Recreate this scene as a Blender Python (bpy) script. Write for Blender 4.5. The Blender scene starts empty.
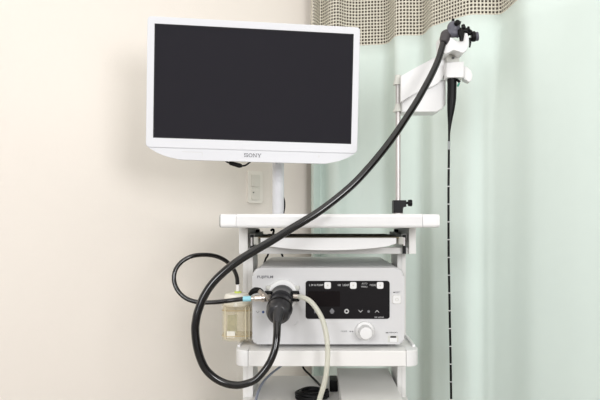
import bpy, bmesh, math, random
from mathutils import Vector, Matrix, Euler
random.seed(4)
C = bpy.context.scene.collection
sc = bpy.context.scene
R = math.radians
H = 1.05          # camera height
F = 635.0         # focal length in pixels of the 600 px wide frame
CX, CY = 316.0, 218.0

# ------------------------------------------------------------------ camera, world, lights, exposure
cd = bpy.data.cameras.new('camera'); cam = bpy.data.objects.new('camera', cd); C.objects.link(cam)
cam.location = (0, 0, H); cam.rotation_euler = (R(90), 0, 0)
cd.sensor_width = 36; cd.lens = 36*F/600; cd.shift_x = -(CX-300)/600; cd.shift_y = (CY-200)/600
cd.clip_start = 0.05
sc.camera = cam
w = bpy.data.worlds.new('daylight'); sc.world = w; w.use_nodes = True
w.node_tree.nodes['Background'].inputs[0].default_value = (1.0, 1.0, 1.0, 1)
w.node_tree.nodes['Background'].inputs[1].default_value = 0.48

def area(name, loc, target, sx, sy, power, col=(1, 1, 1)):
    l = bpy.data.lights.new(name, 'AREA'); l.shape = 'RECTANGLE'; l.size = sx; l.size_y = sy
    l.energy = power; l.color = col
    o = bpy.data.objects.new(name, l); C.objects.link(o); o.location = loc
    o.rotation_euler = (Vector(target)-Vector(loc)).to_track_quat('-Z', 'Y').to_euler()
    return o
area('ceiling_light_panel', (0.0, 0.75, 2.34), (0.0, 0.751, 0), 2.4, 2.4, 15, (1.0, 1.0, 1.0))
area('front_right_fill', (1.25, -1.4, 1.6), (-0.1, 2.3, 1.15), 1.0, 0.9, 43, (1.0, 0.99, 1.0))  # unseen fill from the right front, placed to reach the wall past the monitor
area('front_left_fill', (-1.0, -0.9, 1.55), (-0.1, 2.2, 1.2), 0.8, 0.75, 23, (0.98, 0.985, 1.0))  # added fill from the left front to lift the wall around the switch

sc.view_settings.view_transform = 'Standard'
sc.view_settings.look = 'None'
sc.view_settings.gamma = 1.0
sc.view_settings.use_curve_mapping = False
sc.view_settings.exposure = -0.02

# ------------------------------------------------------------------ helpers
def P(px, py, Y):                      # a point seen at (px, py) at the distance Y
    return Vector(((px-CX)/F*Y, Y, H-(py-CY)/F*Y))
def X(px, Y): return (px-CX)/F*Y
def Z(py, Y): return H-(py-CY)/F*Y

def srgb(c):
    return tuple(((v/255)/12.92 if v/255 <= .04045 else ((v/255+.055)/1.055)**2.4) for v in c)
MATS = {}
def mat(name, col, rough=.5, metal=0, spec=.5, trans=0, ior=1.45, alpha=1, noise=None, bump=None, coat=0):
    if name in MATS: return MATS[name]
    m = bpy.data.materials.new(name); m.use_nodes = True; nt = m.node_tree
    b = nt.nodes['Principled BSDF']; c = srgb(col)
    b.inputs['Base Color'].default_value = (*c, 1)
    b.inputs['Roughness'].default_value = rough; b.inputs['Metallic'].default_value = metal
    b.inputs['Specular IOR Level'].default_value = spec; b.inputs['Transmission Weight'].default_value = trans
    b.inputs['IOR'].default_value = ior; b.inputs['Alpha'].default_value = alpha
    b.inputs['Coat Weight'].default_value = coat
    tc = nt.nodes.new('ShaderNodeTexCoord')
    if noise:                          # (scale, amount)
        n = nt.nodes.new('ShaderNodeTexNoise'); n.inputs['Scale'].default_value = noise[0]; n.inputs['Detail'].default_value = 4
        nt.links.new(tc.outputs['Object'], n.inputs['Vector'])
        mx = nt.nodes.new('ShaderNodeMix'); mx.data_type = 'RGBA'
        k = noise[1]
        mx.inputs[6].default_value = (*[v*(1-k) for v in c], 1); mx.inputs[7].default_value = (*[min(1, v*(1+k)) for v in c], 1)
        nt.links.new(n.outputs['Fac'], mx.inputs[0]); nt.links.new(mx.outputs[2], b.inputs['Base Color'])
    if bump:                           # (scale, strength, distance)
        n2 = nt.nodes.new('ShaderNodeTexNoise'); n2.inputs['Scale'].default_value = bump[0]; n2.inputs['Detail'].default_value = 3
        nt.links.new(tc.outputs['Object'], n2.inputs['Vector'])
        bp = nt.nodes.new('ShaderNodeBump'); bp.inputs['Strength'].default_value = bump[1]; bp.inputs['Distance'].default_value = bump[2]
        nt.links.new(n2.outputs['Fac'], bp.inputs['Height']); nt.links.new(bp.outputs['Normal'], b.inputs['Normal'])
    MATS[name] = m
    return m

M_wall = mat('cream_wallpaper', (240, 233, 225), .85, spec=.2, noise=(3, .015), bump=(140, .25, .002))
M_brown = mat('brown_back_wall', (150, 120, 92), .9, spec=.1, noise=(2, .1))
M_floor = mat('vinyl_floor', (170, 165, 156), .5, noise=(6, .08))
M_ceil = mat('ceiling_board', (235, 232, 226), .9, noise=(8, .02))
M_curt = mat('mint_curtain_cloth', (217, 229, 223), .85, spec=.15, noise=(30, .012), bump=(260, .15, .001))
M_mesh = mat('mesh_net', (220, 215, 200), .85, spec=.1, noise=(40, .04))
M_white = mat('white_cart_enamel', (234, 233, 231), .42, spec=.4, noise=(20, .008))
M_white2 = mat('white_rail_plastic', (234, 234, 234), .45, spec=.4, noise=(20, .008))
M_mon = mat('white_monitor_plastic', (218, 219, 223), .4, spec=.35, noise=(15, .006))
M_proc = mat('white_device_casing', (211, 211, 212), .45, spec=.4, noise=(15, .006))
M_button = mat('white_button', (230, 230, 230), .35, noise=(30, .01))
M_screen = mat('dark_screen', (40, 39, 44), .8, spec=.08, noise=(2, .01))
M_edge = mat('black_screen_edge', (12, 12, 18), .6, noise=(9, .02))
M_panel = mat('black_panel_glass', (24, 22, 24), .4, spec=.15, noise=(12, .03))
M_win = mat('dark_display_window', (15, 9, 10), .4, spec=.12, noise=(20, .15))
M_black = mat('black_plastic', (16, 16, 17), .4, spec=.22, noise=(30, .08))
M_cable = mat('black_cable_sheath', (12, 11, 13), .16, spec=.75, noise=(25, .05))
M_ins = mat('black_insertion_tube', (12, 12, 13), .4, spec=.2, noise=(40, .05))
M_ring = mat('grey_ring', (150, 155, 155), .5, noise=(40, .03))
M_conn = mat('dark_grey_connector', (38, 38, 41), .38, spec=.5, noise=(30, .1), coat=.2)
M_hand = mat('slate_handle_plastic', (92, 92, 102), .4, noise=(30, .06))
M_metal = mat('polished_steel', (222, 214, 206), .3, metal=1, noise=(40, .04))
M_pole = mat('brushed_steel_pole', (200, 196, 194), .42, metal=.6, noise=(40, .03))
M_grey = mat('grey_plastic', (150, 150, 148), .5, noise=(20, .03))
M_lgrey = mat('pale_grey_plastic', (205, 205, 198), .5, noise=(20, .02))
M_logo = mat('grey_print', (120, 120, 124), .6, noise=(50, .03))
M_print = mat('pale_print', (190, 190, 190), .6, noise=(50, .03))
M_dprint = mat('dark_print', (95, 95, 95), .6, noise=(50, .03))
M_blue = mat('blue_print', (70, 90, 140), .6, noise=(50, .03))
M_cyan = mat('pale_blue_band', (150, 210, 225), .5, noise=(30, .02))
M_lime = mat('lime_collar', (205, 222, 105), .5, noise=(30, .03))
M_mat = mat('dark_tray_mat', (112, 102, 80), .8, noise=(30, .08))
M_switch = mat('switch_plastic', (246, 241, 233), .5, noise=(20, .01))
M_switch2 = mat('switch_rocker', (234, 230, 221), .5, noise=(20, .01))
M_bcable = mat('blue_grey_cable', (150, 157, 176), .5, noise=(20, .03))
M_teal = mat('teal_tag', (70, 150, 130), .5, noise=(20, .03))
M_suc = mat('milky_tube', (228, 227, 214), .35, trans=.35, ior=1.2, noise=(30, .01))
M_clear = mat('yellowed_clear_plastic', (240, 229, 196), .10, alpha=.22, noise=(20, .02))
M_lid = mat('cloudy_lid', (238, 235, 224), .4, trans=.0, noise=(20, .01))

def finish(name, bm, m, parent=None, smooth=40, wn=True):
    me = bpy.data.meshes.new(name); bmesh.ops.recalc_face_normals(bm, faces=bm.faces)
    bm.to_mesh(me); bm.free(); me.materials.append(m)
    me.shade_smooth(); me.set_sharp_from_angle(angle=R(smooth))
    o = bpy.data.objects.new(name, me); C.objects.link(o)
    if parent: o.parent = parent
    if wn:
        k = o.modifiers.new('wn', 'WEIGHTED_NORMAL'); k.keep_sharp = True
    return o
def put(parent, o):                    # parent keeping world position (things stand at an Empty that is only moved or turned)
    o.parent = parent; o.matrix_parent_inverse = parent.matrix_world.inverted()
    return o
def thing(name, label, cat, loc=(0, 0, 0), rot=(0, 0, 0), group=None):
    o = bpy.data.objects.new(name, None); C.objects.link(o)
    o.empty_display_size = .05; o.location = loc; o.rotation_euler = rot
    o.matrix_world = Matrix.LocRotScale(Vector(loc), Euler(rot), Vector((1, 1, 1)))
    o['label'] = label; o['category'] = cat
    if group: o['group'] = group
    return o
def tag(o, label, cat, group=None):
    o['label'] = label; o['category'] = cat
    if group: o['group'] = group
    return o
def struct(name, bm, m, **k):
    o = finish(name, bm, m, **k); o['kind'] = 'structure'; return o

def box(bm, x0, x1, y0, y1, z0, z1, bev=0, seg=3):
    r = bmesh.ops.create_cube(bm, size=1)
    vs = r['verts']
    bmesh.ops.scale(bm, vec=(x1-x0, y1-y0, z1-z0), verts=vs)
    bmesh.ops.translate(bm, vec=((x0+x1)/2, (y0+y1)/2, (z0+z1)/2), verts=vs)
    if bev:
        es = list({e for v in vs for e in v.link_edges})
        bmesh.ops.bevel(bm, geom=es, offset=bev, segments=seg, affect='EDGES', profile=.5)
    return vs
def B(*a, **k):
    bm = bmesh.new(); box(bm, *a, **k); return bm
def rrect(x0, x1, z0, z1, r, n=6):
    if not isinstance(r, (list, tuple)): r = [r]*4      # bl, br, tr, tl
    pts = []
    for (cx, cz, a0, q) in ((x0+r[0], z0+r[0], 180, r[0]), (x1-r[1], z0+r[1], 270, r[1]), (x1-r[2], z1-r[2], 0, r[2]), (x0+r[3], z1-r[3], 90, r[3])):
        if q < 1e-6: pts.append((cx, cz)); continue
        for i in range(n+1):
            a = R(a0+90*i/n); pts.append((cx+q*math.cos(a), cz+q*math.sin(a)))
    return pts
def prism(pts, a0, a1, axis='Y', bev=0, seg=3, bm=None, only=None):
    """polygon pts extruded along an axis; Y: pts are (x,z); X: pts are (y,z); Z: pts are (x,y)"""
    own = bm is None
    if own: bm = bmesh.new()
    def v(p, a):
        if axis == 'Y': return (p[0], a, p[1])
        if axis == 'X': return (a, p[0], p[1])
        return (p[0], p[1], a)
    A = [bm.verts.new(v(p, a0)) for p in pts]; Bv = [bm.verts.new(v(p, a1)) for p in pts]
    f0 = bm.faces.new(A); f1 = bm.faces.new(list(reversed(Bv)))
    n = len(pts)
    for i in range(n):
        bm.faces.new((A[i], Bv[i], Bv[(i+1) % n], A[(i+1) % n]))
    if bev:
        es = []
        if only != 'end': es += list(f0.edges)
        if only != 'start': es += list(f1.edges)
        bmesh.ops.bevel(bm, geom=es, offset=bev, segments=seg, affect='EDGES', profile=.5)
    return bm
def spline(pts, n=12):
    pts = [Vector(p) for p in pts]; out = []
    q = [pts[0]*2-pts[1]]+pts+[pts[-1]*2-pts[-2]]
    for i in range(1, len(q)-2):
        p0, p1, p2, p3 = q[i-1:i+3]
        for k in range(n):
            t = k/n
            out.append(.5*((2*p1)+(p2-p0)*t+(2*p0-5*p1+4*p2-p3)*t*t+(3*p1-p0-3*p2+p3)*t*t*t))
    out.append(pts[-1]); return out
def tube(path, r, seg=16, bm=None, cap=True):
    """r: a number or a list of (fraction, radius)"""
    if bm is None: bm = bmesh.new()
    path = [Vector(p) for p in path]; L = [0]
    for a, b in zip(path, path[1:]): L.append(L[-1]+(b-a).length)
    def rad(f):
        if not isinstance(r, (list, tuple)): return r
        for (f0, r0), (f1, r1) in zip(r, r[1:]):
            if f <= f1: return r0+(r1-r0)*((f-f0)/max(f1-f0, 1e-9))
        return r[-1][1]
    t = (path[1]-path[0]).normalized()
    up = Vector((0, 0, 1)) if abs(t.z) < .9 else Vector((1, 0, 0))
    nrm = t.cross(up).normalized(); rings = []
    for i, p in enumerate(path):
        if i == 0: t2 = path[1]-path[0]
        elif i == len(path)-1: t2 = path[-1]-path[-2]
        else: t2 = path[i+1]-path[i-1]
        t2.normalize()
        nrm = (nrm-t2*nrm.dot(t2)).normalized(); bn = t2.cross(nrm)
        rr = rad(L[i]/L[-1])
        rings.append([bm.verts.new(p+(nrm*math.cos(2*math.pi*k/seg)+bn*math.sin(2*math.pi*k/seg))*rr) for k in range(seg)])
    for a, b in zip(rings, rings[1:]):
        for k in range(seg): bm.faces.new((a[k], a[(k+1) % seg], b[(k+1) % seg], b[k]))
    if cap: bm.faces.new(list(reversed(rings[0]))); bm.faces.new(rings[-1])
    return bm
def cyl(a, b, r, r2=None, seg=24, bm=None):
    return tube([a, b], [(0, r), (1, r if r2 is None else r2)], seg=seg, bm=bm)
def lathe(prof, origin, direction, seg=32, bm=None):
    """prof: (distance along axis, radius)"""
    if bm is None: bm = bmesh.new()
    d = Vector(direction).normalized(); o = Vector(origin)
    up = Vector((0, 0, 1)) if abs(d.z) < .9 else Vector((1, 0, 0))
    n1 = d.cross(up).normalized(); n2 = d.cross(n1); rings = []
    for (t, r) in prof:
        r = max(r, 1e-5)
        rings.append([bm.verts.new(o+d*t+(n1*math.cos(2*math.pi*k/seg)+n2*math.sin(2*math.pi*k/seg))*r) for k in range(seg)])
    for a, b in zip(rings, rings[1:]):
        for k in range(seg): bm.faces.new((a[k], a[(k+1) % seg], b[(k+1) % seg], b[k]))
    bm.faces.new(list(reversed(rings[0]))); bm.faces.new(rings[-1])
    return bm
def ball(bm, c, r, sc=(1, 1, 1)):
    q = bmesh.ops.create_uvsphere(bm, u_segments=20, v_segments=12, radius=r)
    bmesh.ops.scale(bm, vec=sc, verts=q['verts']); bmesh.ops.translate(bm, vec=c, verts=q['verts'])
def text(name, s, size, loc, m, parent, width=None, bold=0, depth=.0004):
    """flat lettering facing the camera side (-Y), loc is its centre in the parent's space"""
    cu = bpy.data.curves.new(name, 'FONT'); cu.body = s; cu.size = size; cu.extrude = depth; cu.offset = bold
    cu.align_x = 'CENTER'; cu.align_y = 'CENTER'
    o = bpy.data.objects.new(name+'_tmp', cu); C.objects.link(o)
    bpy.context.view_layer.update()
    me = bpy.data.meshes.new_from_object(o.evaluated_get(bpy.context.evaluated_depsgraph_get()))
    bpy.data.objects.remove(o)
    xs = [v.co.x for v in me.vertices]; k = 1
    if width: k = width/(max(xs)-min(xs))
    mid = (max(xs)+min(xs))/2
    for v in me.vertices: v.co = Vector(((v.co.x-mid)*k+loc[0], loc[1]-v.co.z, v.co.y+loc[2]))
    me.materials.clear(); me.materials.append(m)
    o = bpy.data.objects.new(name, me); C.objects.link(o); o.parent = parent
    return o

# ------------------------------------------------------------------ room
CEIL = 2.36
def wall_line(t): return Vector((-.226+.819*t, 2.33+.574*t))
a, b = wall_line(-2.6), wall_line(.262)
n = Vector((-.574, .819))
def slab(p, q, n, t, z0, z1):
    return prism([p, q, q+n*t, p+n*t], z0, z1, 'Z')
struct('wall_left', slab(a, b, n, .12, 0, CEIL), M_wall, wn=False)
struct('wall_return', slab(b+n*.12, Vector((b.x-.15, 5.2)), Vector((-1, 0)), .1, 0, CEIL), M_wall, wn=False)
struct('wall_back', B(-1.2, 4.6, 5.2, 5.32, 0, CEIL), M_brown, wn=False)
struct('wall_right', B(4.6, 4.72, -2.5, 5.32, 0, CEIL), M_brown, wn=False)
struct('floor', B(-3.0, 4.72, -2.5, 5.32, -.06, 0), M_floor, wn=False)
struct('ceiling', B(-3.0, 4.72, -2.5, 5.32, CEIL, CEIL+.06), M_ceil, wn=False)

# ------------------------------------------------------------------ curtain
ctl = [(311, 2.395), (313.5, 2.375), (317, 2.40), (320.5, 2.43), (325, 2.41), (330, 2.375), (338, 2.36), (346, 2.385), (355, 2.395), (363, 2.392),
       (372, 2.386), (383, 2.380), (389, 2.355), (392.5, 2.31), (396, 2.272), (404, 2.262), (417, 2.262), (424, 2.248), (431, 2.165), (440, 2.128),
       (455, 2.074), (469, 2.035), (484, 2.031), (499, 2.030), (505, 2.000), (512, 1.943), (518, 1.893), (527, 1.855), (545, 1.822), (565, 1.785),
       (585, 1.742), (605, 1.702), (630, 1.65), (660, 1.60), (700, 1.52)]
cpath = spline([(X(p, Y), Y, 0) for p, Y in ctl], 14)
# resample by arc length
def resample(pts, d):
    out = [pts[0].copy()]; acc = 0
    for a_, b_ in zip(pts, pts[1:]):
        L_ = (b_-a_).length; s = d-acc
        while s <= L_:
            out.append(a_.lerp(b_, s/L_)); s += d
        acc = (acc+L_) % d if L_+acc >= d else acc+L_
    return out
CELL, TH = .0118, .0044
base = resample(cpath, CELL)
EDGE = H+.65
cur = thing('curtain', 'mint green privacy curtain with a net upper band behind the cart', 'curtain', (base[0].x, base[0].y, .12))
bm = bmesh.new(); prev = None
zs = [.12+(EDGE-.12)*i/24 for i in range(25)]
relaxed = []
for i in range(len(base)):
    q = [base[max(0, min(len(base)-1, k))] for k in range(i-14, i+15)]
    relaxed.append(sum(q, Vector())/len(q))
def fold(i, z):                        # gentle hand-drawn folds that grow towards the hem
    p = base[i]; j = min(i+1, len(base)-1); k = max(i-1, 0)
    t = (base[j]-base[k]).normalized(); nn = Vector((-t.y, t.x, 0))
    g = max(0, min(1, (EDGE-z)/1.3)); s = i*CELL
    rl = .8*max(0, min(1, (EDGE-z)/.35))*max(0, min(1, (p.x-.50)/.06))
    p = p.lerp(relaxed[i], rl)
    wv = .0035*math.sin(s*15+.6+.4*g)+.001*math.sin(s*37+1.5)
    return p+nn*wv*g
cols = []
for i in range(len(base)):
    cols.append([bm.verts.new((*fold(i, z).xy, z)) for z in zs])
for a_, b_ in zip(cols, cols[1:]):
    for k in range(len(zs)-1): bm.faces.new((a_[k], b_[k], b_[k+1], a_[k+1]))
o = finish('cloth_panel', bm, M_curt, wn=False, smooth=80); put(cur, o)
s_ = o.modifiers.new('thick', 'SOLIDIFY'); s_.thickness = .0012
# hem strip where net and cloth are sewn together, and at the leading edge
bm = bmesh.new()
us = []
for i in range(len(base)-1):
    us += [(base[i], True), (base[i].lerp(base[i+1], TH/CELL), False)]
rows = int((CEIL-.03-EDGE)/CELL); vsz = []
for r in range(rows): vsz += [EDGE+r*CELL, EDGE+r*CELL+TH]
vsz.append(EDGE+rows*CELL)
grid = [[bm.verts.new((p.x, p.y, z)) for z in vsz] for p, _ in us]
for i in range(len(grid)-1):
    for k in range(len(vsz)-1):
        if i % 2 == 1 and k % 2 == 1: continue
        bm.faces.new((grid[i][k], grid[i+1][k], grid[i+1][k+1], grid[i][k+1]))
o = finish('net_band', bm, M_mesh, wn=False, smooth=80); put(cur, o)
s_ = o.modifiers.new('thick', 'SOLIDIFY'); s_.thickness = .0006
rb = tube([Vector((p.x, p.y, CEIL-.012)) for p in cpath[::6]], .012, 8)
put(cur, finish('curtain_rail', rb, M_lgrey))

# ------------------------------------------------------------------ light switch on the wall
sw_c = wall_line(0)
sw = thing('light_switch', 'off-white double rocker switch plate on the cream wall beneath the monitor', 'light switch',
           (sw_c.x, sw_c.y, Z(187.2, 2.33)), (0, 0, math.atan2(.574, .819)))
finish('switch_plate', prism(rrect(-.031, .031, -.0585, .0585, .006), -.007, .0, bev=.002, only='start'), M_switch, sw)
finish('rocker', prism(rrect(-.018, .018, .002, .045, .002), -.011, -.007, bev=.001, only='start'), M_switch2, sw)
rk = finish('rocker', prism(rrect(-.018, .018, -.045, -.001, .002), -.0105, -.007, bev=.001, only='start'), M_switch2, sw)
finish('indicator', B(-.012, -.007, -.0112, -.0103, -.022, -.018), M_dprint, rk)

# ------------------------------------------------------------------ monitor
mon = thing('medical_monitor', 'flat white-framed monitor with dark blank screen above the cart', 'monitor',
            (-.16556, 1.72064, H+.35887), (.0349, .01806, .11896))
SW, SH = .2657, .1494
def ring(ox0, ox1, oz0, oz1, r, ix0, ix1, iz0, iz1, y0, y1, bev):
    bm = bmesh.new()
    O = rrect(ox0, ox1, oz0, oz1, r, 7)
    n_ = len(O)//4
    I = []
    for (c, k) in (((ix0, iz0), n_), ((ix1, iz0), n_), ((ix1, iz1), n_), ((ix0, iz1), n_)):
        I += [c]*k
    of = [bm.verts.new((x, y0, z)) for x, z in O]; ob = [bm.verts.new((x, y1, z)) for x, z in O]
    ic = [bm.verts.new((x, y0+.0012, z)) for x, z in ((ix0, iz0), (ix1, iz0), (ix1, iz1), (ix0, iz1))]
    ib = [bm.verts.new((x, y0+.006, z)) for x, z in ((ix0, iz0), (ix1, iz0), (ix1, iz1), (ix0, iz1))]
    N = len(O)
    for i in range(N):
        j = (i+1) % N; qi, qj = i//n_, j//n_
        bm.faces.new((of[i], ob[i], ob[j], of[j]))
        if qi == qj: bm.faces.new((of[i], of[j], ic[qi]))
        else: bm.faces.new((of[i], of[j], ic[qj], ic[qi]))
    for q in range(4): bm.faces.new((ic[q], ic[(q+1) % 4], ib[(q+1) % 4], ib[q]))
    bm.faces.new(list(reversed(ob)))
    es = [e for e in bm.edges if (e.verts[0] in of and e.verts[1] in of)]
    bmesh.ops.bevel(bm, geom=es, offset=bev, segments=3, affect='EDGES', profile=.5)
    return bm
OX0, OX1, OZ0, OZ1 = -SW-.0195, SW+.0185, -SH-.0265, SH+.0195
finish('frame', ring(OX0, OX1, OZ0, OZ1, .010, -SW-.001, SW+.001, -SH-.001, SH+.001, -.010, .020, .002), M_mon, mon)
scn = finish('screen', B(-SW, SW, -.0065, -.001, -SH, SH), M_screen, mon)
bm = bmesh.new()
for q in ((-SW-.001, -SW+.002, -SH-.001, SH+.001), (SW-.002, SW+.001, -SH-.001, SH+.001), (-SW, SW, SH-.002, SH+.001), (-SW, SW, -SH-.001, -SH+.002)):
    box(bm, q[0], q[1], -.0072, -.0060, q[2], q[3])
finish('screen_edge', bm, M_edge, scn)
bk = rrect(OX0+.02, OX1-.02, OZ0+.02, OZ1-.02, .02)
put(mon, finish('back_cover', prism(bk, .020, .055, bev=.015, only='end'), M_mon)).matrix_parent_inverse = Matrix()
# chin: curved lower apron
ch = []
zt = OZ0+.0006
xs = [OX0+.008, OX0+.016, OX0+.03, OX0+.055, OX0+.085, OX0+.12, OX1-.12, OX1-.085, OX1-.055, OX1-.03, OX1-.016, OX1-.008]
zz = [-.000, -.005, -.013, -.022, -.0278, -.0295, -.0295, -.0278, -.022, -.013, -.005, 0]
ch = [(x, zt+z-.0015) for x, z in zip(xs, zz)]
chin = finish('apron', prism(list(reversed(spline([(x, 0, z) for x, z in ch], 5) and [(p.x, p.z) for p in spline([(x, 0, z) for x, z in ch], 5)]))+[(OX0+.008, zt), (OX1-.008, zt)],
              -.0085, .014, bev=.0012, only='start'), M_mon, mon)
# lettering in slab strokes
def slab_word(parent, cx, cz, hgt, y, m, wd):
    bm = bmesh.new(); t = hgt*.14; T = hgt*.2; d0, d1 = y-.0004, y+.0003
    cw = wd/4.0; w_ = cw*.80
    x = cx-wd/2+cw*.1; z0 = cz-hgt/2; z1 = cz+hgt/2; zm = cz
    # S
    box(bm, x, x+w_, d0, d1, z0, z0+t); box(bm, x, x+w_, d0, d1, z1-t, z1); box(bm, x+t, x+w_-t, d0, d1, zm-t/2, zm+t/2)
    box(bm, x, x+T, d0, d1, zm, z1-t*.5); box(bm, x+w_-T, x+w_, d0, d1, z0+t*.5, zm)
    box(bm, x, x+t, d0, d1, z0, z0+t*2); box(bm, x+w_-t, x+w_, d0, d1, z1-2*t, z1)
    x += cw
    # O
    N = 28
    o1 = [bm.verts.new((x+w_/2+math.cos(2*math.pi*i/N)*w_*.56, d0, cz+math.sin(2*math.pi*i/N)*hgt*.53)) for i in range(N)]
    o2 = [bm.verts.new((x+w_/2+math.cos(2*math.pi*i/N)*(w_*.56-T), d0, cz+math.sin(2*math.pi*i/N)*(hgt*.53-t))) for i in range(N)]
    for i in range(N): bm.faces.new((o1[i], o1[(i+1) % N], o2[(i+1) % N], o2[i]))
    x += cw
    # N
    box(bm, x+T*.1, x+T*.7, d0, d1, z0, z1); box(bm, x+w_-T*.7, x+w_-T*.1, d0, d1, z0, z1)
    box(bm, x-T*.5, x+T*1.3, d0, d1, z0, z0+t*.8); box(bm, x-T*.5, x+T*.3, d0, d1, z1-t*.8, z1); box(bm, x+w_-T*1.3, x+w_+T*.5, d0, d1, z1-t*.8, z1)
    q = [bm.verts.new(c) for c in ((x, d0, z1), (x+T*1.1, d0, z1), (x+w_-T*.1, d0, z0), (x+w_-T*1.1, d0, z0))]; bm.faces.new(q)
    x += cw
    # Y
    q = [bm.verts.new(c) for c in ((x+T*.1, d0, z1), (x+T*1.4, d0, z1), (x+w_/2+T*.4, d0, zm-.05*hgt), (x+w_/2-T*.5, d0, zm-.05*hgt))]; bm.faces.new(q)
    q = [bm.verts.new(c) for c in ((x+w_-T*.1, d0, z1), (x+w_-T*1.0, d0, z1), (x+w_/2-T*.3, d0, zm-.05*hgt), (x+w_/2+T*.4, d0, zm-.05*hgt))]; bm.faces.new(q)
    box(bm, x+w_/2-T*.5, x+w_/2+T*.5, d0, d1, z0, zm); box(bm, x+w_/2-T*1.1, x+w_/2+T*1.1, d0, d1, z0, z0+t*.8)
    box(bm, x-T*.2, x+T*1.6, d0, d1, z1-t*.8, z1); box(bm, x+w_-T*1.5, x+w_+T*.2, d0, d1, z1-t*.8, z1)
    return finish('logo', bm, m, parent, wn=False)
slab_word(chin, -.0025, zt-.0138, .0098, -.0088, M_logo, .048)
bm = bmesh.new()
box(bm, -.190, -.137, -.0088, -.0083, zt-.0102, zt-.0095); box(bm, -.1377, -.137, -.0088, -.0083, zt-.021, zt-.0095)
finish('control_outline', bm, M_lgrey, chin)
text('power_mark', 'T', .007, (.178, -.0087, zt-.0125), M_lgrey, chin, bold=.0002)
put(mon, finish('mount_block', B(-.05, .05, .050, .14, -.06, .04, bev=.006), M_mon)).matrix_parent_inverse = Matrix()

ad = thing('inline_cable_adapter', 'black cable with a moulded lump hanging under the monitor apron', 'cable', tuple(P(237, 164, 1.76)))
put(ad, finish('cord', tube(spline([P(225, 160.5, 1.76), P(227, 162, 1.76), P(231, 163.5, 1.76)], 6), .0022, 10), M_black))
bm = tube(spline([P(241, 166, 1.76), P(245, 165.5, 1.76), P(248, 163.6, 1.76), P(250.5, 161.8, 1.77)], 6), .0025, 10)
put(ad, finish('cord', bm, M_black))
bm = tube([P(229.2, 162.9, 1.76), P(230.5, 163.1, 1.76), P(239.5, 165.6, 1.76), P(242, 166, 1.76)], [(0, .004), (.15, .0068), (.8, .0068), (1, .004)], 14)
put(ad, finish('plug_body', bm, M_black))

# ------------------------------------------------------------------ cart
cart = thing('equipment_cart', 'white metal medical trolley with ribbed front rail and pull-out tray', 'cart', (.03, 1.8, 0))
def part(name, bm, m, parent=None, **k):
    o = finish(name, bm, m, **k); root = parent or cart
    if root is cart: put(cart, o)
    else: o.parent = root; o.matrix_parent_inverse = root.matrix_world.inverted()
    return o
bpy.context.view_layer.update()
# top shelf
part('top_shelf', B(-.205, .272, 1.592, 2.06, H-.021, H+.007, bev=.003), M_white)
def railprof(z0, z1, y0, depth, ribs):
    pts = [(y0+depth, z0), (y0+depth, z1)]
    r = .0085
    for i in range(5): a_ = R(90+22.5*i); pts.append((y0+r+r*math.cos(a_), z1-r+r*math.sin(a_)))
    if ribs:
        zt_, zb_ = z1-r-.001, z0+r+.001; k = 6
        for i in range(k):
            zc = zt_-(zt_-zb_)*i/(k-1)
            pts += [(y0, zc+.0007), (y0+.0011, zc), (y0, zc-.0007)]
    for i in range(5): a_ = R(180+22.5*i); pts.append((y0+r+r*math.cos(a_), z0+r+r*math.sin(a_)))
    return pts
Y0 = 1.56
rail = part('front_rail', prism(railprof(H-.0245, H+.0100, Y0, .032, True), X(236.3, Y0), X(422.5, Y0), 'X'), M_white2, smooth=25, wn=False)
for (p0, p1, c0, c1) in ((220.3, 236, 219.2, 220.3), (422.8, 437.4, 437.4, 440)):
    e = part('rail_end', prism(railprof(H-.0240, H+.0095, Y0+.0006, .0314, False), X(p0, Y0), X(p1, Y0), 'X', bev=.0008, seg=2), M_white2)
    part('end_cap', prism(railprof(H-.0232, H+.0088, Y0+.002, .0290, False), X(c0, Y0), X(c1, Y0), 'X', bev=.0012), M_grey if c0 < 300 else M_white2, e)
# bracket side plates with crossbar under the tray
bz0, bz1 = H-.0965, H-.0215
for (x0, x1, nm) in ((-.2065, -.1825, 'l'), (.2490, .2680, 'r')):
    part('bracket_plate', B(x0, x1, 1.70, 2.03, bz0, bz1, bev=.0015), M_white)
part('crossbar', B(-.1826, .2491, 1.712, 1.735, H-.0965, H-.0795, bev=.001), M_white)
for s, x0, x1 in ((1, .2290, .2440), (-1, -.1790, -.1640)):
    g = part('slide_rail', B(x0, x1, 1.705, 1.98, H-.0570, H-.0420, bev=.001), M_grey)
    part('rail_channel', B(x0+.003, x1-.003, 1.700, 1.706, H-.0960, H-.0450), M_black, g)
    part('rail_clip', B(x0+.0045, x1-.006, 1.696, 1.701, H-.0740, H-.0520), M_pole, g)
    xb = x0-.013 if s > 0 else x1+.001
    part('tray_arm', B(xb, xb+.012, 1.66, 1.98, H-.0690, H-.0500), M_lgrey, g)
# backing of the upper bay corners (small steel blocks)
for x0, d in ((-.1825, 1), (.249, -1)):
    part('bolt', cyl((x0, 1.93, H-.042), (x0+d*.012, 1.93, H-.042), .008, seg=12), M_conn)
# tray
bx0, bx1 = X(260.6, 1.62), X(396.2, 1.62)
lo = []
for i in range(17):
    u = i/16; lo.append((bx0+(bx1-bx0)*u, H-.0655-.0165*math.sin(math.pi*u)**.6))
tray = part('keyboard_tray', prism(lo+[(bx1, H-.0505), (bx0, H-.0505)], 1.615, 1.640, bev=.002, only='start'), M_white2)
part('tray_base', B(bx0+.002, bx1-.002, 1.6405, 1.99, H-.0620, H-.0530), M_white, tray)
part('tray_mat', B(bx0-.008, bx1+.010, 1.6405, 2.00, H-.0528, H-.0495), M_mat, tray)
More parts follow.
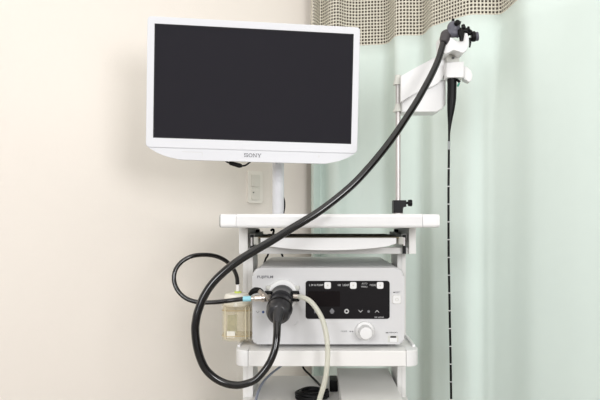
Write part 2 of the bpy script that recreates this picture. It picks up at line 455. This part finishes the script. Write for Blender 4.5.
# posts
def post(x0, x1, y0, y1, z0, z1):
    g = (x1-x0); k = .0015; m_ = x0+g*.46
    pts = [(x0, y0), (m_-k, y0), (m_-k, y0+.002), (m_+k, y0+.002), (m_+k, y0), (x1, y0), (x1, y1), (x0, y1)]
    return prism(pts, z0, z1, 'Z')
part('post', post(-.2070, -.1790, 1.80, 1.95, H-.90, H-.0970), M_white, wn=False)
part('post', post(.2310, .2545, 1.80, 1.95, H-.90, H-.0970), M_white, wn=False)
part('monitor_post', tube([(X(278.2, 1.93), 1.93, H+.006), (X(278.2, 1.93), 1.93, H+.37)], .0178, 28), M_mon)
part('monitor_arm', tube([(X(278.2, 1.93), 1.94, H+.34), (-.165, 1.86, H+.35)], .02, 16), M_mon)
# middle shelf
SZ = H-.3374
sh = part('middle_shelf', prism([(-.1720, 1.613), (.2285, 1.613), (.2285, 1.64), (.2595, 1.665), (.2595, 2.04), (-.2050, 2.04), (-.2050, 1.665), (-.1720, 1.64)], SZ-.040, SZ, 'Z', bev=.0025), M_white)
def corner(sx):
    # quarter-round bumper
    c = (-.1730 if sx < 0 else .2295, 1.644); r = .0335; pts = []
    for i in range(9):
        a_ = R(180+90*i/8) if sx < 0 else R(270+90*i/8)
        pts.append((c[0]+r*math.cos(a_), c[1]+r*math.sin(a_)))
    pts += ([(c[0], c[1]+.001), (c[0], c[1]+.022), (c[0]-r, c[1]+.022)] if sx < 0 else [(c[0]+r, c[1]+.022), (c[0], c[1]+.022)])
    return prism(pts, SZ-.0405, SZ+.001, 'Z', bev=.0025)
for s in (-1, 1): part('corner_bumper', corner(s), M_white2, sh)
for x0, x1 in ((-.2060, -.1980), (.2520, .2600)):
    part('side_rim', B(x0, x1, 1.66, 2.04, SZ-.001, SZ+.006, bev=.002), M_white2, sh)
# bottom shelf
BZ = H-.507
part('bottom_shelf', prism(rrect(-.2020, .2575, 1.613, 2.04, .02), BZ-.03, BZ, 'Z', bev=.002), M_white)
part('base_frame', B(-.215, .265, 1.60, 2.10, .10, .16, bev=.01), M_white)
for x0, y0 in ((-.19, 1.64), (.24, 1.64), (-.19, 2.06), (.24, 2.06)):
    bm = cyl((x0-.012, y0, .04), (x0+.012, y0, .04), .04)
    c_ = part('caster', bm, M_black)
    part('caster_fork', B(x0-.018, x0+.018, y0-.02, y0+.02, .075, .101), M_lgrey, c_)

# ------------------------------------------------------------------ processor
YP = 1.65
def fx(p): return (p-CX)/F*YP
def fz(p): return H-(p-CY)/F*YP
pr = thing('endoscopy_processor', 'white endoscope light source box with black control panel and round knob', 'medical device', (.031, YP, SZ))
bpy.context.view_layer.update()
def pp(name, bm, m, parent=None, **k):
    o = finish(name, bm, m, **k); q = parent or pr
    o.parent = q; o.matrix_parent_inverse = q.matrix_world.inverted(); return o
PX0, PX1, PZ0, PZ1 = fx(252.3), fx(404.2), fz(344.3), H-.1285
pp('casing', prism(rrect(PX0+.003, PX1-.003, PZ0+.002, PZ1, [.006, .006, .022, .022], 8), YP+.030, 2.10, bev=.003, only='end'), M_proc)
front = pp('front_panel', prism(rrect(PX0, PX1, PZ0, PZ1-.0005, [.012, .012, .022, .022], 8), YP, YP+.032, bev=.007, seg=5, only='start'), M_proc)
for (x, y) in ((PX0+.03, YP+.04), (PX1-.03, YP+.04), (PX0+.03, 2.06), (PX1-.03, 2.06)):
    pp('foot', cyl((x, y, SZ), (x, y, PZ0+.004), .012), M_grey)
yf = YP-.0002
panel = pp('control_panel', prism(rrect(fx(305.6), fx(389.6), fz(318.8), fz(280.8), .007), YP-.0015, YP+.001, bev=.0006, only='start'), M_panel, front)
yp = YP-.0016
pp('display_window', B(fx(308), fx(340), yp-.0002, yp+.0004, fz(306.5), fz(291)), M_win, panel)
for cx_, t in ((327.6, None), (353.2, None), (380.0, None)):
    bt = pp('panel_button', prism(rrect(fx(cx_-3.3), fx(cx_+3.3), fz(288.6), fz(281.9), .004), yp-.003, yp, bev=.0009, only='start'), M_button, panel)
    bm = bmesh.new()
    lathe([(0, .0022), (.0003, .0022)], (fx(cx_), yp-.0031, fz(285.2)), (0, -1, 0), 16, bm)
    pp('button_icon', bm, M_lgrey, bt)
def ptext(nm, s, px, py, wpx, hpx, m, par, y, bold=0):
    q = text(nm, s, hpx/F*YP*1.38, (fx(px), y, fz(py)), m, par, width=wpx/F*YP, bold=bold)
    q.matrix_parent_inverse = par.matrix_world.inverted(); return q
bpy.context.view_layer.update()
ptext('printed_words', 'L M H PUMP', 316.3, 285.1, 14, 2.0, M_print, panel, yp-.0002, .0001)
ptext('printed_words', 'HI', 339.2, 285.1, 2.6, 2.0, M_print, panel, yp-.0002, .0001)
ptext('printed_words', 'LIGHT', 346.0, 285.1, 6.6, 2.0, M_print, panel, yp-.0002, .0001)
ptext('printed_words', 'AUTO', 364.4, 283.6, 5.4, 1.8, M_print, panel, yp-.0002)
ptext('printed_words', 'MANU', 364.2, 286.7, 6.0, 1.8, M_print, panel, yp-.0002)
ptext('printed_words', 'MODE', 372.8, 285.1, 6.0, 2.0, M_print, panel, yp-.0002)
ptext('printed_words', 'EP-6000', 379.2, 317.2, 9, 1.4, M_print, panel, yp-.0002)
def flat(pts, y, bm=None):
    if bm is None: bm = bmesh.new()
    prism(pts, y-.0003, y+.0002, bm=bm); return bm
def circ(px, py, r): return [(fx(px)+r*math.cos(2*math.pi*i/18), fz(py)+r*math.sin(2*math.pi*i/18)) for i in range(18)]
pp('panel_icon', flat([(fx(a_), fz(b_)) for a_, b_ in ((329.6, 311), (331.5, 308.4), (332.4, 308.4), (334.5, 311), (333, 313.6), (331, 313.6))], yp), M_logo, panel)
pp('panel_icon', flat([(fx(314.2), fz(313)), (fx(316.3), fz(313)), (fx(316.3), fz(309)), (fx(314.2), fz(309))], yp), M_logo, panel)
def torus(c, r0, r1, y, bm=None, n=20):
    if bm is None: bm = bmesh.new()
    A = [[bm.verts.new((c[0]+r*math.cos(2*math.pi*i/n), yy, c[1]+r*math.sin(2*math.pi*i/n))) for i in range(n)] for r, yy in ((r0, y+.0002), (r0, y-.0004), (r1, y-.0004), (r1, y+.0002))]
    for k in range(3):
        for i in range(n): bm.faces.new((A[k][i], A[k][(i+1) % n], A[k+1][(i+1) % n], A[k+1][i]))
    return bm
pp('panel_icon', torus((fx(346.6), fz(311.2)),   .0030, .0062, yp), M_print, panel)
def chev(px, py, d, k=1):
    w1, h1, t1 = 2.1*k, 1.1*d*k, .65*k
    return [(fx(px-w1), fz(py-h1)), (fx(px), fz(py+h1)), (fx(px+w1), fz(py-h1)), (fx(px+w1), fz(py-h1-t1*d)), (fx(px), fz(py+h1-t1*1.4*d)), (fx(px-w1), fz(py-h1-t1*d))]
pp('panel_icon', flat(chev(360.5, 311.4, 1), yp), M_print, panel)
pp('panel_icon', flat(chev(377.0, 311.0, -1), yp), M_print, panel)
pp('panel_icon', flat(circ(368.6, 311.4, .0033), yp), M_logo, panel)
ptext('logo', 'FUJIFILM', 265.2, 277.0, 15.8, 2.5, M_logo, front, yf, .0002)
pp('button_surround', prism(rrect(fx(392.4), fx(401.0), fz(303.8), fz(295.0), .0045), YP-.0008, YP, bev=.0003, only='start'), M_lgrey, front)
pp('reset_button', prism(rrect(fx(392.8), fx(400.6), fz(303.4), fz(295.4), .004), YP-.0025, YP, bev=.001, only='start'), M_button, front)
pp('button_ring', torus((fx(396.8), fz(299.4)), .0030, .0045, YP-.0026), M_lgrey, front)
pp('mark_square', B(fx(393.2), fx(394.8), yf-.0003, yf+.0003, fz(292.9), fz(291.9)), M_dprint, front)
ptext('printed_words', 'RESET', 397.4, 292.3, 4.8, 1.4, M_logo, front, yf)
# lower knob
kn = pp('knob', lathe([(0, .0250), (.004, .0250), (.008, .0236), (.010, .0200), (.0105, .0180), (.038, .0170), (.042, .0155), (.044, .012)], (fx(364.8), YP, fz(330.6)), (.0, -1, 0)), M_button, smooth=35)
ptext('printed_words', 'MODE', 344.0, 331.4, 6, 1.4, M_logo, front, yf)
pp('mark_square', B(fx(349.6), fx(350.8), yf-.0003, yf+.0003, fz(332.0), fz(330.9)), M_logo, front)
pp('mark_square', B(fx(351.8), fx(353.2), yf-.0003, yf+.0003, fz(332.0), fz(330.9)), M_logo, front)
us_ = pp('usb_port', prism(rrect(fx(387.9), fx(398.3), fz(342.2), fz(335.7), .002), YP-.0008, YP+.001, bev=.0004, only='start'), M_lgrey, front)
pp('port_slot', B(fx(390.4), fx(396), YP-.0014, YP, fz(337.6), fz(336.1)), M_black, us_)
pp('port_cover', B(fx(389.6), fx(397), YP-.003, YP, fz(341.8), fz(337.7), bev=.0008), M_button, us_)
ptext('printed_words', 'MEMORY', 393.5, 332.6, 8.5, 1.3, M_dprint, front, yf)
pp('mark_square', B(fx(385.8), fx(388.4), yf-.0003, yf+.0003, fz(333.2), fz(332.2)), M_dprint, front)
# socket plate
sk = pp('socket_plate', prism(rrect(fx(268), fx(298.2), fz(325), fz(284), .012), YP-.0035, YP+.001, bev=.0022, only='start'), M_proc, front)
pp('socket_ring', lathe([(0, .0400), (.005, .0395), (.008, .0370), (.009, .033), (.009, .030)], (fx(282.8), YP, fz(294.6)), (0, -1, 0), 40), M_button, sk)
for px_ in (268.6, 297.2):
    pp('ring_lug', B(fx(px_-2.2), fx(px_+2.2), YP-.008, YP, fz(289.5), fz(285.5), bev=.002), M_lgrey, sk)
for px_, py_, m_ in ((257.6, 312.2, M_logo), (263.2, 312.0, M_blue), (257.6, 317.2, M_lgrey), (263.2, 317.2, M_lgrey)):
    if m_ is M_blue: pp('port_mark', flat(circ(px_, py_, .0034), yf), m_, front)
    else: pp('port_mark', flat(chev(px_, py_, 1, .8), yf), m_, front)

# ------------------------------------------------------------------ endoscope: connector, cord, handle, insertion tube
es = thing('endoscope', 'black flexible endoscope plugged into the white processor and hung on the stand', 'endoscope', (fx(281), YP, fz(300)))
bpy.context.view_layer.update()
def ep(name, bm, m, parent=None, **k):
    o = finish(name, bm, m, **k); q = parent or es
    o.parent = q; o.matrix_parent_inverse = q.matrix_world.inverted(); return o
c0 = Vector((fx(282.6), YP-.009, fz(296)))
ep('connector_collar', lathe([(0, .0300), (.003, .0315), (.012, .0315), (.018, .0290), (.030, .0280), (.045, .0275)], c0, (-.02, -1, -.12)), M_conn, smooth=30)
# drum with a facetted cap, tilted down
d0 = Vector((X(281.0, 1.60), 1.605, Z(303, 1.60)))
drum = ep('connector_drum', lathe([(0, .024), (.004, .0290), (.030, .0315), (.050, .0305), (.060, .0260), (.066, .018), (.068, .008)], d0, (-.09, -1, -.42), 40), M_conn, smooth=24)
ep('drum_band', lathe([(.026, .0318), (.0262, .0325), (.031, .0325), (.0312, .0318)], d0, (-.09, -1, -.42), 40), M_black, drum)
for sx, pxa, pxb in ((-1, 264.5, 272), (1, 291, 299.5)):
    bm = bmesh.new(); box(bm, X(pxa, 1.625), X(pxb, 1.625), 1.615, 1.632, Z(301.5, 1.62), Z(291, 1.62), bev=.003)
    ep('connector_ear', bm, M_black)
nz = cyl((X(293, 1.60), 1.612, Z(296.6, 1.6)), (X(299.2, 1.60), 1.612, Z(297.0, 1.6)), .0058)
ep('suction_nipple', nz, M_metal)
# strain relief + universal cord
cord = [(278.4, 312, 1.545), (277.2, 322, 1.520), (277.0, 333, 1.505), (275.6, 346, 1.495), (272.2, 357, 1.490), (266.5, 367.5, 1.487), (256.5, 379, 1.482), (247, 383.4, 1.480),
        (237, 385.2, 1.477), (225, 383.2, 1.475), (213.5, 377, 1.472), (204.3, 367, 1.468), (197.8, 350, 1.465), (195.2, 331, 1.465), (196.4, 318, 1.465), (199.0, 308.5, 1.467), (204.4, 295.5, 1.470), (213, 282.8, 1.473), (225, 271.0, 1.477),
        (239, 260.3, 1.482), (254.5, 250.8, 1.487), (270, 241.8, 1.492), (292, 228.2, 1.499), (306, 219.9, 1.504), (320, 211, 1.510), (338, 197.4, 1.520), (354.5, 183, 1.530), (370, 166.3, 1.542), (384, 149.4, 1.554), (395.5, 134, 1.565),
        (406.2, 118, 1.577), (416, 102.8, 1.590), (423.6, 89.5, 1.602), (431, 75.8, 1.615), (437.7, 61.3, 1.630), (441.6, 49, 1.640), (444.4, 38, 1.650)]
cp = spline([P(*q) for q in cord], 8)
ep('universal_cord', tube(cp, [(0, .0100), (.06, .0088), (.12, .0084), (.25, .0096), (.45, .0096), (.7, .0090), (1, .0084)], 20), M_cable, smooth=60)
ep('cord_boot', tube(spline([P(279.4, 308, 1.556), P(277.8, 318, 1.530), P(277.3, 323, 1.519), P(277.0, 327, 1.513)], 8), [(0, .0170), (.45, .0125), (1, .0092)], 24), M_conn)
# handle at the hanger
hy = 1.655
ep('cord_joint', tube(spline([P(443.6, 43, 1.642), P(444.8, 39, 1.65), P(446.2, 34.5, 1.655), P(448.4, 31.5, hy)], 6), [(0, .0092), (.35, .0135), (.75, .0142), (1, .009)], 22), mat('dark_joint_rubber', (66, 63, 65), .5, noise=(30, .05)))
bm = bmesh.new(); ball(bm, P(453.6, 28.4, hy), .0178, (.98, .8, 1.08))
tube(spline([P(446.2, 34.5, hy), P(450, 33, hy), P(457, 33.5, hy), P(460, 35.5, hy)], 5), [(0, .010), (.5, .0125), (1, .009)], 18, bm=bm)
cb = ep('control_body', bm, M_hand, smooth=60)
rm = cb.modifiers.new('merge', 'REMESH'); rm.mode = 'VOXEL'; rm.voxel_size = .0014; rm.use_smooth_shade = True
ep('valve_button', lathe([(0, .0060), (.004, .0068), (.012, .0068), (.014, .005)], P(456.0, 24.2, hy-.010), (.15, -1, .15)), M_black, cb)
ep('top_cap', cyl(P(453.1, 22.5, hy), P(453.0, 18.8, hy), .0045, .0032), M_black, cb)
ep('switch_stub', tube([P(458.4, 28, hy), P(460.6, 21.4, hy)], .0022, 10), M_black, cb)
ep('lower_housing', tube(spline([P(458, 31, hy), P(463.5, 30.8, hy), P(467, 31, hy), P(470.5, 33.5, hy)], 6), [(0, .009), (.5, .0075), (1, .0085)], 18), M_black, cb)
ep('lower_housing', tube(spline([P(460.4, 31, hy-.008), P(461.4, 36, hy-.018), P(461.6, 40.6, hy-.020)], 6), [(0, .0085), (.6, .0068), (1, .0050)], 16), M_black, cb)
def wheel(c, ax, r, th, lobes=5):
    bm = bmesh.new(); N = lobes*8; d = Vector(ax).normalized(); n1 = d.cross(Vector((0, 0, 1))).normalized(); n2 = d.cross(n1); rg = []
    for t, k in ((-th/2, .88), (-th/2+th*.2, 1), (th/2-th*.2, 1), (th/2, .88)):
        rg.append([bm.verts.new(Vector(c)+d*t+(n1*math.cos(2*math.pi*i/N)+n2*math.sin(2*math.pi*i/N))*r*k*(1+.16*math.cos(lobes*2*math.pi*i/N))) for i in range(N)])
    for a_, b_ in zip(rg, rg[1:]):
        for i in range(N): bm.faces.new((a_[i], a_[(i+1) % N], b_[(i+1) % N], b_[i]))
    bm.faces.new(rg[0]); bm.faces.new(list(reversed(rg[-1]))); return bm
ep('angulation_wheel', wheel(P(463.6, 28.6, hy), (1, -.12, .2), .0098, .009), M_black)
ep('angulation_wheel', wheel(P(468.9, 31.2, hy), (1, -.12, .2), .0108, .006), M_black)
ep('wheel_knob', lathe([(0, .010), (.003, .0135), (.010, .0135), (.0125, .0105)], P(471.0, 36.8, hy), (1, -.12, .1)), M_black)
ep('knob_cap', lathe([(0, .0085), (.005, .0115), (.010, .0115), (.0115, .010)], P(474.0, 36.8, hy), (1, -.12, .1)), M_hand)
ep('lock_lever', tube(spline([P(470.4, 38, hy), P(470.2, 43, hy), P(469.6, 47.4, hy)], 5), [(0, .0040), (1, .0020)], 10), M_black)
# insertion side
iy = 1.70
ins = [(451.9, 79, iy), (451.9, 90, iy), (451.4, 103, iy), (450.2, 118, iy), (449.2, 132, iy), (449.0, 141, iy)]
ep('insertion_boot', tube(spline([P(*q) for q in ins], 6), [(0, .0125), (.33, .0122), (.5, .0098), (.72, .0050), (.86, .0031), (1, .0026)], 20), M_black)
tp = [(449.0, 140, iy), (448.8, 160, iy), (448.5, 190, iy), (448.5, 225, iy), (448.7, 260, iy), (449.3, 290, iy), (449.8, 320, iy), (450.4, 350, iy), (450.9, 380, iy), (451.2, 410, iy), (451.0, 450, iy)]
tpath = spline([P(*q) for q in tp], 10)
it = ep('insertion_tube', tube(tpath, .0031, 14), M_ins)
def band(py0, py1, r, m, name):
    q = []
    for k in (py0, py1):
        zt_ = Z(k, iy)
        for a_, b_ in zip(tpath, tpath[1:]):
            if b_.z <= zt_ <= a_.z: q.append(a_.lerp(b_, (a_.z-zt_)/(a_.z-b_.z)))
    ep(name, cyl(q[0], q[1], r, seg=14), m, it)
band(141.2, 149.6, .0034, M_ring, 'grey_band')
k = 168.6
while k < 405:
    band(k-.4, k+.4, .0034, M_button, 'depth_mark'); k += 17.75

# ------------------------------------------------------------------ scope hanger stand
hs = thing('endoscope_hanger', 'steel pole stand with white hanger arm clamped to the cart top', 'stand', (X(398.1, 1.75), 1.75, H+.007))
bpy.context.view_layer.update()
def hp(name, bm, m, parent=None, **k):
    o = finish(name, bm, m, **k); q = parent or hs
    o.parent = q; o.matrix_parent_inverse = q.matrix_world.inverted(); return o
hY = 1.75
def poly(px, Y): return [(X(a_, Y), Z(b_, Y)) for a_, b_ in px]
hp('pole', cyl(P(398.1, 213, hY), P(398.1, 80, hY), .0070), M_pole)
cl = hp('clamp', prism(poly([(393.6, 213), (403, 213), (403, 206.8), (406.4, 206.8), (406.4, 200.2), (393.6, 200.2)], 1.735), 1.735, 1.775, bev=.0015), M_black)
hp('clamp_foot', cyl((X(398.1, hY), hY, H+.007), P(398.1, 213, hY), .013), M_pole)
kb = hp('clamp_knob', lathe([(0, .0035), (.006, .0035), (.0062, .0085), (.013, .0095), (.017, .0085)], P(405.8, 203, hY-.0), (1, 0, 0)), M_black, cl)
hp('pole_collar', lathe([(0, .0135), (.003, .0130), (.022, .0080), (.027, .0078)], P(397.9, 85, hY), (0, 0, 1)), M_lgrey, None)
hp('pole_collar', lathe([(0, .0140), (.003, .0135), (.018, .0080), (.022, .0078)], P(398.0, 112, hY), (0, 0, 1)), M_lgrey, None)
arc = [(442.9, 78), (438, 83.5), (432, 87), (424, 89.2), (415, 92.5), (403, 101.5)]
hp('arm_plate', prism(poly([(401, 76), (415, 68), (430, 60), (446.5, 51.5), (446.5, 62), (445.6, 71)]+arc+[(401, 101.5)], 1.712), 1.712, 1.735, bev=.002), M_white2)
hp('arm_box', prism(poly([(402.5, 100.5), (415, 91), (430, 85), (446, 78), (446, 104.5), (442.5, 108.5), (436.5, 111.8), (402.5, 111.8)], 1.722), 1.724, 1.79, bev=.003), M_white2)
blk = hp('neck_block', prism(poly([(446.2, 52.5), (459, 53.2), (459, 63), (446.2, 62.5)], 1.70), 1.695, 1.73, bev=.0015), M_lgrey)
hp('neck_screw', cyl(P(453, 57.8, 1.692), P(453, 57.8, 1.697), .0038), M_dprint, blk)
hp('lower_block', prism(poly([(446.4, 62.4), (464, 61.4), (464, 77.4), (446.4, 77.4)], 1.682), 1.682, 1.735, bev=.002), M_white2)
hp('side_hook', prism(poly([(463.5, 65.5), (467, 66.5), (471, 70), (472.8, 75), (472, 80), (469.4, 82.2), (466.6, 81), (464.8, 78.4), (463.5, 77.2)], 1.70), 1.70, 1.725, bev=.003), M_white2)
cr = [(441.0, 35.5), (443.4, 34.2), (447, 36.6), (451, 38.6), (456, 40), (459.5, 42.4), (463.5, 42), (465, 36), (464.4, 32.8), (467.4, 33), (469.0, 38), (468.6, 45), (466.4, 50.6), (463.0, 53), (459.4, 52.2), (457.5, 50), (453.5, 49), (450.6, 52), (446.5, 53.6), (443.0, 53.4), (441.0, 46)]
hp('cradle', prism(poly(cr, 1.645), 1.645, 1.712, bev=.002), M_white2)
tg = tag(ep('side_port', tube([P(456.6, 79.5, 1.695), P(459.6, 82, 1.69)], .0036, 12), M_black), 'x', 'x'); del tg['label']; del tg['category']
ep('port_tag', tube([P(457.5, 86.5, 1.692), P(459.4, 83, 1.69)], .0026, 10), M_teal)

# ------------------------------------------------------------------ water bottle with its black hose
by = 1.72
bx = X(237.4, by)
bt = thing('water_bottle', 'small yellowed clear water bottle with looping black hose hung beside the processor', 'bottle', (bx, by, Z(340, by)))
bpy.context.view_layer.update()
def wp(name, bm, m, parent=None, **k):
    o = finish(name, bm, m, **k); q = parent or bt
    o.parent = q; o.matrix_parent_inverse = q.matrix_world.inverted(); return o
z0, z1 = Z(339, by), Z(304, by)
rw, rd = .0385, .034
def shell(x0, x1, y0, y1, z0, z1, r, bev, th=None):
    return prism(rrect(x0, x1, y0, y1, r, 6), z0, z1, 'Z', bev=bev)
bm = shell(bx-rw, bx+rw, by-rd, by+rd, z0, z1, .016, .006)
inner = rrect(bx-rw+.003, bx+rw-.003, by-rd+.003, by+rd-.003, .014, 6)
prism(inner, z0+.004, z1-.002, 'Z', bev=.004, bm=bm)
bod = bpy.data.objects; body = wp('bottle_body', bm, M_clear)
# flip the inner shell so that the wall is hollow
me = body.data; b2 = bmesh.new(); b2.from_mesh(me)
cx_in = [f for f in b2.faces if all(abs(v.co.x-bx) < rw-.0029 and abs(v.co.y-by) < rd-.0029 for v in f.verts) and all(z0+.0039 < v.co.z < z1-.0019 for v in f.verts)]
bmesh.ops.reverse_faces(b2, faces=cx_in); b2.to_mesh(me); b2.free()
wp('bottle_shoulder', shell(bx-rw-.0015, bx+rw+.0015, by-rd-.001, by+rd+.001, Z(304.5, by), Z(301, by), .016, .002), M_clear)
lid = wp('lid', lathe([(0, .0350), (.004, .0355), (.026, .0345), (.031, .0310), (.033, .022)], (bx, by, Z(305, by)), (0, 0, 1)), M_lid)
wp('level_scale', B(bx-.022, bx+.002, by-rd-.0008, by-rd+.0002, Z(331, by), Z(313, by)), mat('faint_scale', (214, 208, 176), .5, trans=.5, noise=(160, .3)), body)
wp('inner_tube', cyl((bx-.004, by, Z(304, by)), (bx-.004, by, z0+.01), .004), M_clear, body)
wp('bottom_label', B(bx-.024, bx-.002, by-rd-.0011, by-rd, Z(335, by), Z(329, by)), M_lid, body)
for zz_, k_ in ((Z(309, by), .0012), (Z(334, by), .0012)):
    wp('moulded_rib', shell(bx-rw-k_, bx+rw+k_, by-rd-k_, by+rd+k_, zz_-.0012, zz_+.0012, .016, .0006), mat('amber_rib', (214, 190, 140), .2, alpha=.45, noise=(20, .05)), body)
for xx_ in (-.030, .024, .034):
    wp('highlight_strip', B(bx+xx_, bx+xx_+.0028, by-rd-.0014, by-rd+.001, z0+.006, z1-.004, bev=.0006), mat('pale_highlight_plastic', (248, 240, 214), .15, alpha=.6, noise=(20, .02)), body)  # pale upright strips standing in for highlights on the bottle
wp('collar', lathe([(0, .0095), (.0045, .0095), (.005, .008)], P(238, 293.0, by), (0, 0, 1)), M_lime, lid)
wp('ferrule', cyl(P(237.9, 291, by), P(237.5, 283.4, by), .0052, .0044), M_white, lid)
hose = [(237.5, 284, 1.72), (236.6, 276, 1.715), (233, 268.5, 1.70), (226, 261, 1.68), (216, 256.2, 1.66), (204, 254.8, 1.64), (192, 256.2, 1.62), (182, 261.5, 1.61), (175.5, 270, 1.60),
        (174, 280, 1.595), (177.5, 290, 1.59), (185.5, 298, 1.585), (197, 302, 1.58), (212, 302.4, 1.575), (228, 300.8, 1.57), (243.5, 298.9, 1.57)]
wp('hose', tube(spline([P(*q) for q in hose], 10), .0056, 16), M_cable, smooth=60)
fy = 1.57
wp('hose_band', cyl(P(243.0, 299, fy), P(251.0, 298.6, fy), .0066), M_cyan)
ft = wp('hose_fitting', lathe([(0, .0042), (.006, .0046), (.009, .0080), (.026, .0084), (.028, .0062), (.034, .0060)], P(250.8, 298.6, fy), (1, .25, .03)), M_metal)
wp('fitting_elbow', tube(spline([P(262.5, 299.2, 1.585), P(266, 299.4, 1.60), P(268.4, 297.8, 1.612), P(269.6, 296.2, 1.618)], 5), .0072, 14), M_metal, ft)
wp('fitting_branch', cyl(P(259.2, 290.8, 1.580), P(268.6, 298.8, 1.592), .0048, .0066), M_metal, ft)
bm = tube(spline([P(249.4, 294.8, 1.60), P(252.4, 291.8, 1.60), P(256.4, 290.2, 1.60), P(261.0, 291.2, 1.60), P(264.0, 294.4, 1.60)], 6), [(0, .0045), (.4, .0080), (.7, .0068), (1, .0034)], 12)
wp('rubber_cap', bm, M_black, ft)
wp('hanging_bracket', B(bx+rw-.002, PX0-.0005, by-.012, by+.012, Z(312, by), Z(306, by), bev=.001), M_lid)

# ------------------------------------------------------------------ suction tube
st = tag(finish('suction_tube', tube(spline([P(*q) for q in [(299.4, 296.8, 1.604), (304, 297.8, 1.592), (310.5, 301.6, 1.58), (317, 309.5, 1.57), (322.5, 320, 1.565), (326, 333, 1.56), (327.6, 348, 1.557), (327.2, 365, 1.555), (324.6, 382, 1.555), (320, 398, 1.555), (314, 420, 1.56)]], 12), .0064, 18), M_suc, smooth=60),
         'milky translucent tube curving down over the processor front', 'tube')

# ------------------------------------------------------------------ on the bottom shelf
dv = thing('white_equipment_box', 'plain white box on the bottom shelf below the knob', 'box', (.143, 1.78, BZ))
bpy.context.view_layer.update()
def dp(name, bm, m, parent=None):
    o = finish(name, bm, m); q = parent or dv
    o.parent = q; o.matrix_parent_inverse = q.matrix_world.inverted(); return o
dp('casing', B(.0645, .221, 1.60, 1.95, BZ, H-.4606, bev=.002), M_white)
dp('front_panel', B(.070, .2155, 1.598, 1.601, BZ+.005, H-.466), M_lgrey)

bm = bmesh.new(); cc = Vector((-.011, 1.79, BZ)); pts = []
for i in range(0, 217):
    a_ = 2*math.pi*i/36; rr = .044-.011*((i//36) % 2)+.003*math.sin(i*.35)
    pts.append(cc+Vector((rr*math.cos(a_), rr*math.sin(a_)*.95, .0045+.0034*(i/72)*1.6+.002*math.sin(i*.5))))
tube(pts, .0042, 8, bm=bm)
tag(finish('coiled_cable', bm, M_black, smooth=60), 'coil of black cable lying on the bottom shelf beside the white box', 'cable')
tag(finish('hanging_cable', tube(spline([P(300, 352, 2.07), P(303, 367, 2.03), P(310, 375, 1.99), P(318, 383, 1.94), P(325, 390.5, 1.86)], 8), .0034, 10), M_black, smooth=60),
    'thin black cable dropping behind the middle shelf towards the cable coil', 'cable')
pa = thing('power_adapter', 'small black power adapter beside the cable coil on the bottom shelf', 'adapter', (.05, 1.90, BZ))
bpy.context.view_layer.update()
o = finish('adapter_body', B(.040, .0625, 1.85, 1.91, BZ, BZ+.034, bev=.003), M_black); o.parent = pa; o.matrix_parent_inverse = pa.matrix_world.inverted()
tag(finish('signal_cable', tube(spline([P(290, 358, 2.07), P(281, 366, 2.04), P(272, 373, 1.96), P(264, 381, 1.88), P(258.5, 391, 1.80), P(255.5, 402, 1.73), (X(254, 1.66), 1.66, BZ+.004)], 8), .0036, 10), M_bcable, smooth=60),
    'thin blue-grey cable running down behind the middle shelf', 'cable')
tag(finish('post_cable', tube(spline([P(283, 196, 1.93), P(284.4, 201, 1.93), P(284.6, 207, 1.93), P(283.6, 213.2, 1.925)], 6), .0024, 8), M_black, smooth=60),
    'short black cable standing against the monitor post', 'cable')
tag(finish('hook_cable', tube(spline([P(270.6, 230.8, 1.98), P(272.6, 229.4, 1.98), P(273.8, 230.6, 1.98), P(273, 234.0, 1.98)], 6), .0034, 8), M_black, smooth=60),
    'bent black cable end poking out above the keyboard tray', 'cable')
tag(finish('dangling_cable', tube(spline([P(268.4, 253, 2.12), P(267.4, 256.2, 2.13), P(265.6, 259.0, 2.14), P(263, 268, 2.14)], 6), .0034, 8), M_black, smooth=60),
    'black cable hanging behind the top left corner of the white processor', 'cable')
tag(finish('rear_cable', tube(spline([P(280.8, 252, 2.13), P(282.2, 255, 2.14), P(283.5, 260, 2.15)], 6), .0034, 8), M_black, smooth=60),
    'stub of black cable just showing above the white processor, right of the hanging one', 'cable')
